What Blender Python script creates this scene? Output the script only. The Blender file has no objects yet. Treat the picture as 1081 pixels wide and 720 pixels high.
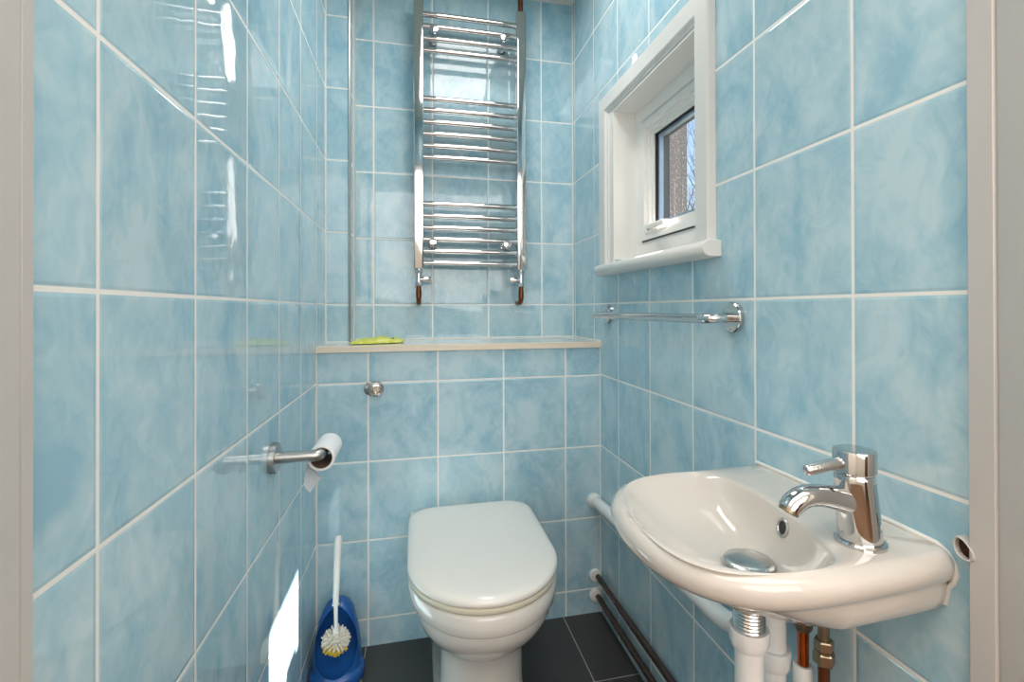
import bpy, bmesh, math, random
from mathutils import Vector, Matrix, noise
random.seed(7)
C = bpy.context.scene.collection
PI = math.pi

# ------------------------------------------------------------------ measures
DL, DR = -0.2782, 0.5909          # side walls
YB, YM, YX = 1.5186, 1.7991, 1.6699   # boxed-in front, back wall, corner boxing
TW, TH = 0.202, 0.231             # tile pitch
EYE = 0.988
ZC = 2.168                        # ceiling

# ------------------------------------------------------------------ node helpers
class NT:
    def __init__(s, name):
        s.m = bpy.data.materials.new(name); s.m.use_nodes = True
        s.t = s.m.node_tree; s.t.nodes.clear()
        s.out = s.n('ShaderNodeOutputMaterial')
    def n(s, typ, **kw):
        nd = s.t.nodes.new(typ)
        for k, v in kw.items(): setattr(nd, k, v)
        return nd
    def l(s, a, b): s.t.links.new(a, b)
    def math(s, op, a, b=None, c=None, clamp=False):
        nd = s.n('ShaderNodeMath', operation=op); nd.use_clamp = clamp
        for i, v in enumerate((a, b, c)):
            if v is None: continue
            if isinstance(v, (int, float)): nd.inputs[i].default_value = v
            else: s.l(v, nd.inputs[i])
        return nd.outputs[0]
    def mix(s, fac, a, b):
        nd = s.n('ShaderNodeMix', data_type='RGBA')
        for inp, v in ((nd.inputs[0], fac), (nd.inputs[6], a), (nd.inputs[7], b)):
            if isinstance(v, (int, float)): inp.default_value = v
            elif isinstance(v, tuple): inp.default_value = v
            else: s.l(v, inp)
        return nd.outputs[2]
    def ramp(s, fac, stops):
        nd = s.n('ShaderNodeValToRGB'); cr = nd.color_ramp
        while len(cr.elements) < len(stops): cr.elements.new(0.5)
        for e, (p, c) in zip(cr.elements, stops): e.position = p; e.color = c
        s.l(fac, nd.inputs[0]); return nd.outputs[0]
    def maprange(s, v, a, b, c=0.0, d=1.0):
        nd = s.n('ShaderNodeMapRange', interpolation_type='SMOOTHSTEP')
        s.l(v, nd.inputs[0])
        for i, q in zip((1, 2, 3, 4), (a, b, c, d)): nd.inputs[i].default_value = q
        return nd.outputs[0]
    def noise(s, vec, scale, detail=3, rough=0.5, dist=0.0):
        nd = s.n('ShaderNodeTexNoise')
        if vec is not None: s.l(vec, nd.inputs['Vector'])
        nd.inputs['Scale'].default_value = scale; nd.inputs['Detail'].default_value = detail
        nd.inputs['Roughness'].default_value = rough; nd.inputs['Distortion'].default_value = dist
        return nd.outputs[0]
    def vmath(s, op, a, b):
        nd = s.n('ShaderNodeVectorMath', operation=op)
        for i, v in enumerate((a, b)):
            if isinstance(v, tuple): nd.inputs[i].default_value = v
            else: s.l(v, nd.inputs[i])
        return nd.outputs[0]
    def bsdf(s, **kw):
        b = s.n('ShaderNodeBsdfPrincipled')
        for k, v in kw.items():
            inp = b.inputs[k.replace('_', ' ')]
            if isinstance(v, (int, float, tuple)): inp.default_value = v
            else: s.l(v, inp)
        s.l(b.outputs[0], s.out.inputs[0]); return b
    def bump(s, h, strength=1.0, dist=0.001):
        nd = s.n('ShaderNodeBump'); nd.inputs['Strength'].default_value = strength
        nd.inputs['Distance'].default_value = dist; s.l(h, nd.inputs['Height'])
        return nd.outputs[0]

def srgb(r, g, b):
    f = lambda c: (c / 255 / 12.92) if c <= 10 else ((c / 255 + .055) / 1.055) ** 2.4
    return (f(r), f(g), f(b), 1.0)

TILE_L, TILE_M, TILE_D = srgb(190, 214, 222), srgb(172, 204, 216), srgb(148, 189, 207)
GROUT = srgb(246, 244, 240)

def tile_mat(name, axis, off_u, off_z, w=TW, h=TH, gw=0.0026):
    t = NT(name)
    co = t.n('ShaderNodeTexCoord').outputs['Object']
    sp = t.n('ShaderNodeSeparateXYZ'); t.l(co, sp.inputs[0])
    u = t.math('DIVIDE', t.math('SUBTRACT', sp.outputs['XY'.index(axis)], off_u), w)
    v = t.math('DIVIDE', t.math('SUBTRACT', sp.outputs[2], off_z), h)
    def edge(q, size):
        f = t.math('FRACT', q)
        return t.math('MULTIPLY', t.math('SUBTRACT', 0.5, t.math('ABSOLUTE', t.math('SUBTRACT', f, 0.5))), size)
    d = t.math('MINIMUM', edge(u, w), edge(v, h))
    mask = t.maprange(d, gw - .0006, gw + .0003)            # 0 grout, 1 tile
    cid = t.n('ShaderNodeCombineXYZ'); t.l(t.math('FLOOR', u), cid.inputs[0]); t.l(t.math('FLOOR', v), cid.inputs[1])
    wn = t.n('ShaderNodeTexWhiteNoise', noise_dimensions='3D'); t.l(cid.outputs[0], wn.inputs['Vector'])
    offs = t.vmath('MULTIPLY', wn.outputs['Color'], (9.0, 9.0, 9.0))
    vec = t.vmath('ADD', co, offs)
    vec2 = t.vmath('MULTIPLY', vec, (1.0, 1.0, 0.75))
    n1 = t.noise(vec2, 9.0, 4, 0.55, 0.9)
    n2 = t.noise(vec2, 26.0, 3, 0.6, 1.6)
    n = t.math('ADD', t.math('MULTIPLY', n1, 0.68), t.math('MULTIPLY', n2, 0.32))
    col = t.ramp(n, [(0.36, TILE_D), (0.49, TILE_M), (0.60, TILE_L)])
    gn = t.noise(co, 40.0, 2)
    gcol = t.mix(gn, GROUT, srgb(236, 232, 225))
    base = t.mix(mask, gcol, col)
    rough = t.maprange(d, gw - .0006, gw + .0003, 0.55, 0.035)
    wav = t.noise(t.vmath('ADD', co, offs), 13.0, 2, 0.4)
    fine = t.noise(co, 160.0, 1, 0.4)
    pill = t.maprange(d, gw - .0004, gw + .004)
    hgt = t.math('ADD', t.math('MULTIPLY', pill, 0.5), t.math('ADD', t.math('MULTIPLY', wav, 0.42), t.math('MULTIPLY', fine, 0.008)))
    t.bsdf(Base_Color=base, Roughness=rough, Normal=t.bump(hgt, 1.0, 0.0011), IOR=1.52)
    return t.m

def plain(name, col, rough=0.4, metal=0.0, var=0.06, vscale=18.0, bump=0.0, bscale=60.0, coat=0.0, **kw):
    t = NT(name)
    co = t.n('ShaderNodeTexCoord').outputs['Object']
    n = t.noise(co, vscale, 3, 0.55)
    dark = tuple(c * (1 - var) for c in col[:3]) + (1,)
    lite = tuple(min(1, c * (1 + var)) for c in col[:3]) + (1,)
    base = t.mix(n, dark, lite)
    args = dict(Base_Color=base, Roughness=rough, Metallic=metal)
    if bump: args['Normal'] = t.bump(t.noise(co, bscale, 3), 1.0, bump)
    if coat: args['Coat_Weight'] = coat
    args.update(kw)
    t.bsdf(**args)
    return t.m

M = {}
ZR = EYE
M['tile_left'] = tile_mat('left wall tiles', 'Y', 0.5187, ZR + .0169)
M['tile_right'] = tile_mat('right wall tiles', 'Y', 0.5626, ZR + .0178)
M['tile_back'] = tile_mat('back wall tiles', 'X', -0.1408, ZR + .0179)
M['tile_box'] = tile_mat('boxed cistern tiles', 'X', -0.1347, ZR + .0155)
M['tile_duct'] = tile_mat('corner boxing tiles', 'X', -0.2782 - .03, ZR + .0169)
M['ceramic'] = plain('white ceramic', srgb(222, 217, 210), 0.06, var=0.01, coat=0.5)
M['basin_ceramic'] = plain('cream white ceramic', srgb(206, 199, 191), 0.06, var=0.01, coat=0.5)
M['seat_plastic'] = plain('white seat plastic', srgb(236, 232, 225), 0.12, var=0.01)
M['seat_cream'] = plain('cream seat plastic', srgb(228, 220, 200), 0.18, var=0.015)
M['gloss_paint'] = plain('white gloss paint', srgb(190, 186, 182), 0.3, var=0.02, bump=0.0012, bscale=14)
M['upvc'] = plain('white window plastic', srgb(238, 235, 231), 0.22, var=0.01)
M['sill_paint'] = plain('white painted sill', srgb(226, 223, 219), 0.3, var=0.02, bump=0.0005, bscale=30)
M['plastic_pipe'] = plain('white waste plastic', srgb(232, 232, 230), 0.3, var=0.015)
M['chrome'] = plain('chrome', srgb(205, 205, 205), 0.07, 1.0, var=0.05, vscale=60)
M['chrome_used'] = plain('water marked chrome', srgb(200, 200, 198), 0.16, 1.0, var=0.16, vscale=190, bump=0.0003, bscale=500)
M['steel'] = plain('brushed steel', srgb(188, 188, 186), 0.33, 1.0, var=0.06, vscale=90)
M['copper'] = plain('bare copper', srgb(176, 92, 48), 0.25, 1.0, var=0.22, vscale=35)
M['copper_dull'] = plain('tarnished copper', srgb(120, 74, 52), 0.36, 1.0, var=0.3, vscale=45)
M['brown_pipe'] = plain('dark brown pipe', srgb(82, 68, 62), 0.22, 0.55, var=0.2, vscale=30)
M['brass'] = plain('aged brass', srgb(150, 136, 114), 0.34, 1.0, var=0.2, vscale=60)
M['floor_grout_col'] = None
M['caulk'] = plain('white sealant', srgb(226, 224, 218), 0.45, var=0.05)
M['cream_edge'] = plain('cream painted edge', srgb(234, 217, 196), 0.4, var=0.05)
M['ledge_top'] = plain('pale gloss ledge', srgb(220, 214, 204), 0.1, var=0.03)
M['ceiling'] = plain('ceiling paint', srgb(226, 222, 212), 0.8, var=0.02)
M['plaster'] = plain('hall paint', srgb(235, 230, 222), 0.75, var=0.02)
M['wood_floor'] = plain('hall boards', srgb(120, 86, 60), 0.4, var=0.3, vscale=6)
M['dark_wood'] = plain('dark stained door', srgb(92, 62, 44), 0.35, var=0.25, vscale=5)
M['blue_plastic'] = plain('blue plastic', srgb(30, 84, 150), 0.24, var=0.05)
M['white_plastic'] = plain('white brush plastic', srgb(232, 230, 226), 0.25, var=0.02)
M['bristle_white'] = plain('white bristle', srgb(236, 230, 218), 0.6, var=0.06, vscale=80)
M['bristle_yellow'] = plain('yellow bristle', srgb(232, 205, 60), 0.6, var=0.08, vscale=80)
M['paper'] = plain('toilet paper', srgb(240, 240, 240), 0.85, var=0.015, bump=0.0003, bscale=250)
M['card'] = plain('grey cardboard', srgb(130, 112, 96), 0.8, var=0.08)
M['rubber'] = plain('black gasket', srgb(32, 36, 42), 0.5, var=0.1)
M['spacer'] = plain('aluminium spacer', srgb(150, 170, 195), 0.35, 0.6, var=0.03)
M['rust'] = plain('rusty inside', srgb(60, 34, 16), 0.9, var=0.5, vscale=260, bump=0.001, bscale=500)
M['hole'] = plain('dark opening', srgb(22, 26, 24), 0.5, var=0.2)  # near-black colour standing in for depth shade
M['keyhole_brass'] = plain('brass lock', srgb(150, 120, 80), 0.35, 1.0, var=0.1)

def glass_mat():
    t = NT('window glass')
    b = t.bsdf(Base_Color=(1, 1, 1, 1), Roughness=0.0, IOR=1.45)
    tr = t.n('ShaderNodeBsdfTransparent'); gl = t.n('ShaderNodeBsdfGlossy'); gl.inputs['Roughness'].default_value = 0.0
    fr = t.n('ShaderNodeFresnel'); fr.inputs[0].default_value = 1.45
    mx = t.n('ShaderNodeMixShader'); ge = t.n('ShaderNodeNewGeometry'); fm = t.math('MULTIPLY', fr.outputs[0], t.math('SUBTRACT', 1.0, ge.outputs['Backfacing'])); t.l(fm, mx.inputs[0]); t.l(tr.outputs[0], mx.inputs[1]); t.l(gl.outputs[0], mx.inputs[2])
    t.l(mx.outputs[0], t.out.inputs[0])
    return t.m
M['glass'] = glass_mat()

def floor_mat():
    t = NT('dark slate floor tiles')
    co = t.n('ShaderNodeTexCoord').outputs['Object']
    sp = t.n('ShaderNodeSeparateXYZ'); t.l(co, sp.inputs[0])
    w = 0.302
    def edge(q, off):
        f = t.math('FRACT', t.math('DIVIDE', t.math('SUBTRACT', q, off), w))
        return t.math('MULTIPLY', t.math('SUBTRACT', 0.5, t.math('ABSOLUTE', t.math('SUBTRACT', f, 0.5))), w)
    d = t.math('MINIMUM', edge(sp.outputs[0], 0.4625), edge(sp.outputs[1], 1.236))
    mask = t.maprange(d, 0.0007, 0.0017)
    n = t.noise(co, 7.0, 5, 0.6); f = t.noise(co, 420.0, 2, 0.6)
    c = t.mix(n, srgb(50, 49, 50), srgb(66, 64, 64))
    c = t.mix(t.math('MULTIPLY', t.math('GREATER_THAN', f, 0.68), 0.35), c, srgb(105, 103, 102))
    base = t.mix(mask, srgb(170, 168, 164), c)
    h = t.math('ADD', t.math('MULTIPLY', mask, 0.6), t.math('MULTIPLY', f, 0.25))
    t.bsdf(Base_Color=base, Roughness=t.maprange(n, 0.3, 0.7, 0.38, 0.5), Normal=t.bump(h, 0.6, 0.0008))
    return t.m
M['floor'] = floor_mat()

def pebble_mat():
    t = NT('pebbledash render')
    co = t.n('ShaderNodeTexCoord').outputs['Object']
    a = t.noise(co, 6.0, 4, 0.6); b = t.noise(co, 75.0, 3, 0.7)
    c = t.mix(a, srgb(104, 90, 88), srgb(134, 118, 114))
    c = t.mix(t.maprange(b, 0.55, 0.68), c, srgb(200, 188, 182))
    t.bsdf(Base_Color=c, Roughness=0.95, Normal=t.bump(b, 1.0, 0.012))
    return t.m
M['pebble'] = pebble_mat()
M['bark'] = plain('twig bark', srgb(86, 70, 56), 0.8, var=0.2)
M['ground'] = plain('outside ground', srgb(110, 112, 92), 0.9, var=0.3, vscale=2)

# ------------------------------------------------------------------ mesh helpers
def link(name, bm, mat, parent=None, smooth=None, mats=None):
    me = bpy.data.meshes.new(name)
    bmesh.ops.recalc_face_normals(bm, faces=bm.faces)
    bm.to_mesh(me); bm.free()
    for m in (mats or [mat]): me.materials.append(m)
    if smooth is not None:
        for p in me.polygons: p.use_smooth = True
        me.set_sharp_from_angle(angle=math.radians(smooth))
    o = bpy.data.objects.new(name, me); C.objects.link(o)
    if parent is not None:
        o.parent = parent
        o.location = -Vector(parent['_w']) if '_w' in parent else (0, 0, 0)
    return o

WORLD = {}
def thing(name, label, cat, loc, group=None):
    o = bpy.data.objects.new(name, None); C.objects.link(o)
    o.empty_display_size = 0.05
    o.location = loc; o['label'] = label; o['category'] = cat
    if group: o['group'] = group
    WORLD[o.name] = Vector(loc)
    return o

def part(name, bm, mat, parent, smooth=35, mats=None, label=None):
    """geometry is given in world coordinates; shift it into the parent's frame"""
    off = WORLD[parent.name]
    bmesh.ops.translate(bm, verts=bm.verts, vec=-off)
    o = link(name, bm, mat, None, smooth, mats)
    o.parent = parent
    WORLD[o.name] = off
    if label: o['label'] = label
    return o

def solo(name, bm, mat, label, cat, smooth=35, group=None, mats=None):
    o = link(name, bm, mat, None, smooth, mats); o['label'] = label; o['category'] = cat
    if group: o['group'] = group
    WORLD[o.name] = Vector((0, 0, 0))
    return o

def struct(name, bm, mat, smooth=None, mats=None, parent=None):
    o = link(name, bm, mat, None, smooth, mats); o['kind'] = 'structure'
    WORLD[o.name] = Vector((0, 0, 0))
    if parent: o.parent = parent
    return o

def box(bm, x0, x1, y0, y1, z0, z1, bev=0.0, seg=2, mi=0):
    r = bmesh.ops.create_cube(bm, size=1.0)
    vs = r['verts']
    for v in vs:
        v.co = Vector(((x0 + x1) / 2 + v.co.x * (x1 - x0), (y0 + y1) / 2 + v.co.y * (y1 - y0), (z0 + z1) / 2 + v.co.z * (z1 - z0)))
    fs = set(f for v in vs for f in v.link_faces)
    for f in fs: f.material_index = mi
    if bev:
        es = list(set(e for v in vs for e in v.link_edges))
        bmesh.ops.bevel(bm, geom=es, offset=bev, segments=seg, profile=0.5, affect='EDGES')
    return bm

def ring(bm, pts): return [bm.verts.new(p) for p in pts]

def loft(bm, rings, cap0=True, cap1=True, mi=0, closed=True):
    vr = [ring(bm, r) for r in rings]
    n = len(vr[0]); fs = []
    for a, b in zip(vr, vr[1:]):
        for i in range(n if closed else n - 1):
            j = (i + 1) % n
            fs.append(bm.faces.new((a[i], a[j], b[j], b[i])))
    if cap0: fs.append(bm.faces.new(list(reversed(vr[0]))))
    if cap1: fs.append(bm.faces.new(vr[-1]))
    for f in fs: f.material_index = mi
    return vr

def frame_of(d):
    d = Vector(d).normalized()
    up = Vector((0, 0, 1)) if abs(d.z) < 0.9 else Vector((1, 0, 0))
    s = d.cross(up).normalized(); u = s.cross(d).normalized()
    return s, u, d

def lathe(bm, origin, axis, prof, n=40, mi=0, cap0=True, cap1=True):
    """prof: (distance along axis, radius)"""
    s, u, d = frame_of(axis); o = Vector(origin)
    rings = [[o + d * h + (s * math.cos(2 * PI * i / n) + u * math.sin(2 * PI * i / n)) * max(r, 1e-5) for i in range(n)] for h, r in prof]
    return loft(bm, rings, cap0, cap1, mi)

def tube(bm, pts, rad, n=20, mi=0, caps=True):
    pts = [Vector(p) for p in pts]
    rads = rad if isinstance(rad, (list, tuple)) else [rad] * len(pts)
    tans = []
    for i in range(len(pts)):
        a = pts[max(0, i - 1)]; b = pts[min(len(pts) - 1, i + 1)]
        tans.append((b - a).normalized())
    s, u, _ = frame_of(tans[0]); rings = []
    for i, p in enumerate(pts):
        if i:
            q = tans[i - 1].rotation_difference(tans[i]); s = q @ s; u = q @ u
        rings.append([p + (s * math.cos(2 * PI * k / n) + u * math.sin(2 * PI * k / n)) * rads[i] for k in range(n)])
    return loft(bm, rings, caps, caps, mi)

def fillet(pts, r, seg=8):
    pts = [Vector(p) for p in pts]; out = [pts[0]]
    for i in range(1, len(pts) - 1):
        p = pts[i]; a = (pts[i - 1] - p); b = (pts[i + 1] - p)
        rr = min(r, a.length * .49, b.length * .49)
        A = p + a.normalized() * rr; B = p + b.normalized() * rr
        for k in range(seg + 1):
            t = k / seg
            out.append(A * (1 - t) ** 2 + p * 2 * t * (1 - t) + B * t * t)
    out.append(pts[-1]); return out

def hexnut(bm, o, axis, r, h, n=8, mi=0):
    lathe(bm, o, axis, [(0, r * .9), (h * .12, r), (h * .88, r), (h, r * .9)], n=n, mi=mi)

def resample(poly, n, closed=True, iters=2):
    """smooth closed polygon (Chaikin) then even resampling"""
    P = [Vector((a, b)) for a, b in poly]
    for _ in range(iters):
        Q = []
        for i in range(len(P)):
            a, b = P[i], P[(i + 1) % len(P)]
            Q += [a * .75 + b * .25, a * .25 + b * .75]
        P = Q
    return P

# ================================================================== SETTING
bm = bmesh.new(); box(bm, -1.3, 1.7, 0.28, 1.95, -0.10, 0.0)
struct('floor', bm, M['floor'])
bm = bmesh.new(); box(bm, -1.3, 1.7, -1.9, 0.28, -0.10, 0.0)
struct('floor', bm, M['wood_floor'])
bm = bmesh.new(); box(bm, -0.42, 0.80, 0.28, 1.95, ZC, ZC + .1)
struct('ceiling', bm, M['ceiling'])
bm = bmesh.new(); box(bm, -1.3, 1.7, -1.9, 0.28, 2.35, 2.45)
struct('ceiling', bm, M['ceiling'])
bm = bmesh.new(); box(bm, DL - .12, DL, 0.428, 1.92, 0, ZC)
struct('wall_left', bm, M['tile_left'])
# right wall with the window opening
WY0, WY1, WZ0, WZ1 = 0.935, 1.392, 1.118, 1.588
XO = 0.745
bm = bmesh.new()
box(bm, DR, XO, 0.406, WY0, 0, ZC); box(bm, DR, XO, WY1, 1.92, 0, ZC)
box(bm, DR, XO, WY0, WY1, 0, WZ0); box(bm, DR, XO, WY0, WY1, WZ1, ZC)
struct('wall_right', bm, M['tile_right'])
bm = bmesh.new(); box(bm, DL, DR, YM, YM + .12, 0, ZC)
struct('wall_back', bm, M['tile_back'])
bm = bmesh.new(); box(bm, DL, DR, YB, YM, 0, 0.8635)
struct('wall_back', bm, M['tile_box'])
bm = bmesh.new(); box(bm, DL, -0.2035, YX, YM, 0.8835, ZC)
struct('wall_back', bm, M['tile_duct'])
# wall with the doorway, hall behind the camera
bm = bmesh.new()
box(bm, -1.3, DL - .035, 0.28, 0.40, 0, 2.35); box(bm, DR + .035, 1.7, 0.28, 0.40, 0, 2.35)
box(bm, DL - .035, DR + .035, 0.28, 0.40, 1.80, 2.35)
struct('wall_front', bm, M['plaster'])
bm = bmesh.new(); box(bm, DL, DR, 0.398, .406, 1.80, ZC)
struct('wall_front', bm, M['tile_back'])
bm = bmesh.new(); box(bm, -1.4, -1.3, -1.9, 0.4, 0, 2.35); struct('wall_hall', bm, M['plaster'])
bm = bmesh.new(); box(bm, 1.7, 1.8, -1.9, 0.4, 0, 2.35); struct('wall_hall', bm, M['plaster'])
bm = bmesh.new(); box(bm, -1.4, 1.8, -2.0, -1.9, 0, 2.35); struct('wall_hall', bm, M['plaster'])
bm = bmesh.new()
box(bm, .72, 1.40, -1.9, -1.86, 0, 1.84)
for z0, z1 in ((.15, .80), (.92, 1.72)):
    for x0 in (.80, 1.09): box(bm, x0, x0 + .23, -1.862, -1.85, z0, z1, .006)
struct('door_2', bm, M['dark_wood'], 30)

# door lining (white gloss) seen at both edges of the photograph
def lining():
    bm = bmesh.new()
    # left: thin face next to the tiles, groove, main face
    xl, xr = DL + .0085, DR - .011
    prof_l = [(DL - .035, .262), (xl + .0005, .262), (xl + .0005, .4150), (xl - .0025, .4165), (xl, .4180), (xl, .4285), (xl - .002, .4300), (DL - .035, .4300)]
    prof_r = [(DR + .035, .262), (xr, .262), (xr, .380), (xr + .0025, .3835), (xr - .0005, .3855), (xr - .0005, .4090), (xr + .0015, .4108), (DR + .035, .4108)]
    for pr in (prof_l, prof_r):
        loft(bm, [[Vector((x, y, z)) for x, y in pr] for z in (0.0, 0.6, 1.2, 1.80)])
    box(bm, DL - .035, DR + .035, .262, .42, 1.765, 1.80)
    return bm
struct('door_1', lining(), M['gloss_paint'], 40)
bm = bmesh.new()
for x0, x1 in ((DL - .09, DL - .0), (DR, DR + .09)): box(bm, x0, x1, .262, .281, 0, 1.88, .004)
box(bm, DL, DR, .262, .281, 1.80, 1.88, .004)
struct('trim_1', bm, M['gloss_paint'], 40)

# corner beads of white sealant
def bead(name, pts, r):
    bm = bmesh.new(); tube(bm, pts, r, 8); struct(name, bm, M['caulk'], 60)
bead('trim_2', [(DL, YX, .8835), (DL, YX, ZC)], .0042)
bead('trim_3', [(DR, YM, .8835), (DR, YM, ZC)], .0042)
bead('trim_4', [(DL, YB, 0), (DL, YB, .8635)], .0042)
bead('trim_5', [(DR, YB, 0), (DR, YB, .8635)], .0036)
bead('trim_6', [(DL, YX, .884), (-.2035, YX, .884)], .003)
bead('trim_7', [(-.2035, YM, .884), (DR, YM, .884)], .0035)
bead('trim_8', [(DR, YM, .884), (DR, 1.512, .884)], .003)
# coving at the top of the back wall
bm = bmesh.new()
prof = [(0, 0), (-.02, 0), (-.017, -.005), (-.010, -.010), (-.004, -.016), (0, -.018)]
loft(bm, [[Vector((x, YM + a, ZC + b + 0.003)) for a, b in prof] for x in (-.2035, DR)])
struct('trim_9', bm, M['ceiling'], 40)

# ledge on the boxed-in section
bm = bmesh.new(); box(bm, DL, DR, 1.5075, YM, .8635, .8835, .0012)
for f in bm.faces: f.material_index = 1 if f.normal.y < -.7 else 0
struct('trim_10', bm, None, mats=[M['ledge_top'], M['cream_edge']])

# chrome edge strip on the corner boxing
bm = bmesh.new()
prof = [(-.2085, YX - .0025), (-.2055, YX - .0042), (-.2025, YX - .0030), (-.2010, YX - .0005), (-.2005, YX + .004), (-.2036, YX + .004), (-.2036, YX - .0002), (-.2085, YX - .0002)]
loft(bm, [[Vector((x, y, z)) for x, y in prof] for z in (.885, 1.3, 1.7, ZC)])
struct('trim_11', bm, M['steel'], 40)
bm = bmesh.new(); box(bm, -.2034, -.2005, YM - .06, YM - .001, .885, ZC, .0008)
struct('trim_12', bm, M['caulk'])

# ================================================================== WINDOW
def frame_rect(bm, x0, x1, y0, y1, z0, z1, w, bev=.002, wb=None):
    """picture-frame of four mitred members in the Y-Z plane"""
    wb = wb or w
    outer = [(y0, z0), (y1, z0), (y1, z1), (y0, z1)]
    inner = [(y0 + w, z0 + wb), (y1 - w, z0 + wb), (y1 - w, z1 - w), (y0 + w, z1 - w)]
    for i in range(4):
        j = (i + 1) % 4
        q = [outer[i], outer[j], inner[j], inner[i]]
        a = [bm.verts.new((x0, y, z)) for y, z in q]; b = [bm.verts.new((x1, y, z)) for y, z in q]
        bm.faces.new(a); bm.faces.new(list(reversed(b)))
        es = []
        for k in range(4):
            f = bm.faces.new((a[k], b[k], b[(k + 1) % 4], a[(k + 1) % 4]))
    return bm
def casing(bm, x0, x1, y0, y1, z0, z1, w, prof):
    """moulded frame: prof is list of (inset, x) swept round three sides (no bottom)"""
    path = [(y1, z0, 0, 0), (y1, z1, 0, 1), (y0, z1, 0, 1), (y0, z0, 0, 0)]
    rings = []
    for k, (y, z, _, top) in enumerate(path):
        sy = -1 if y == y1 else 1
        rings.append([Vector((x, y + sy * a, z - (a if top else 0))) for a, x in prof])
    loft(bm, rings)
# architrave
bm = bmesh.new()
cx0 = DR
casing(bm, 0, 0, 0.880, 1.480, 1.118, 1.652, .055,
       [(0, cx0 + .001), (0, .5750), (.003, .5720), (.046, .5720), (.050, .5745), (.052, .5790), (.058, .5800), (.060, .5830), (.060, cx0 + .001)])
struct('trim_13', bm, M['sill_paint'], 30)
# lining boards
bm = bmesh.new()
t = .004
box(bm, .5835, .663, WY1 - t, WY1, WZ0 + .02, WZ1); box(bm, .5840, DR - .0003, WY1 + .0004, WY1 + .0340, WZ0 + .008, WZ1 + .004); box(bm, .582, .663, WY0, WY0 + t, WZ0 + .02, WZ1)
box(bm, .582, .663, WY0, WY1, WZ1 - t, WZ1)
struct('trim_14', bm, M['upvc'])
# sill board with round nose
bm = bmesh.new()
prof = [(.70, 1.092), (.562, 1.092)] + [(.5655 - .0165 * math.sin(a), 1.1085 - .0165 * math.cos(a)) for a in [PI * k / 12 for k in range(1, 12)]] + [(.562, 1.1250), (.70, 1.1250)]
prof_in = [(x, z) for x, z in prof]
# body between reveals + nose with horns
rings = []
for y in (0.862, 0.8635, 1.468, 1.4695):
    s = .0 if y in (0.8635, 1.468) else .0012
    rings.append([Vector((min(x, .5905) + (s if x < .58 else 0), y, z + (s if z < 1.1 else -s if z > 1.12 else 0))) for x, z in prof])
loft(bm, rings)
box(bm, .588, .663, WY0 + .001, WY1 - .001, WZ0 + .0005, 1.1262)
struct('trim_15', bm, M['sill_paint'], 40)
# window: outer frame, sash, pane
win = thing('window_1', 'x', 'window', (0.68, 1.16, 1.12)); del win['label']; del win['category']; win['kind'] = 'structure'
bm = bmesh.new(); frame_rect(bm, .657, .735, WY0 + .004, WY1 - .004, WZ0 + .02, WZ1 - .004, .048)
frame_rect(bm, .655, .664, WY0 + .004, WY1 - .004, WZ0 + .02, WZ1 - .004, .040)
part('window_frame', bm, M['upvc'], win, 25)
Y0, Y1, Z0, Z1 = WY0 + .054, WY1 - .054, WZ0 + .070, WZ1 - .054
bm = bmesh.new(); frame_rect(bm, .6535, .7255, Y0 - .0035, Y1 + .0035, Z0 - .0035, Z1 + .0035, .0036)
part('frame_gasket', bm, M['rubber'], win, None)
bm = bmesh.new()
frame_rect(bm, .6500, .722, Y0, Y1, Z0, Z1, .018)
frame_rect(bm, .6610, .720, Y0 + .017, Y1 - .017, Z0 + .017, Z1 - .017, .012)
frame_rect(bm, .6680, .719, Y0 + .028, Y1 - .028, Z0 + .028, Z1 - .028, .0135)
sash = part('sash', bm, M['upvc'], win, 25)
GY0, GY1, GZ0, GZ1 = Y0 + .041, Y1 - .041, Z0 + .041, Z1 - .041
bm = bmesh.new(); frame_rect(bm, .674, .7185, GY0 - .001, GY1 + .001, GZ0 - .001, GZ1 + .001, .004)
part('glazing_gasket', bm, M['rubber'], sash, None)
bm = bmesh.new(); frame_rect(bm, .682, .6945, GY0 + .002, GY1 - .002, GZ0 + .002, GZ1 - .002, .009)
part('glazing_spacer', bm, M['spacer'], sash, None)
bm = bmesh.new()
for x in (.678, .6955): box(bm, x, x + .003, GY0 + .001, GY1 - .001, GZ0 + .001, GZ1 - .001)
part('pane', bm, M['glass'], sash, None)
# handle on the lower sash rail
hy, hz = GY1 - .005, Z0 + .028
bm = bmesh.new(); box(bm, .6455, .6545, hy - .105, hy + .018, hz - .013, hz + .013, .005, 3)
box(bm, .630, .6480, hy - .058, hy - .036, hz - .009, hz + .011, .005, 3)
box(bm, .626, .635, hy - .120, hy - .032, hz - .007, hz + .008, .004, 3)
hd = part('window_handle', bm, M['upvc'], win, 40)
bm = bmesh.new(); lathe(bm, (.6460, hy - .008, hz), (-1, 0, 0), [(0, .005), (.0018, .005), (.0022, .004)], 16)
part('lock_barrel', bm, M['keyhole_brass'], hd)

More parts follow.
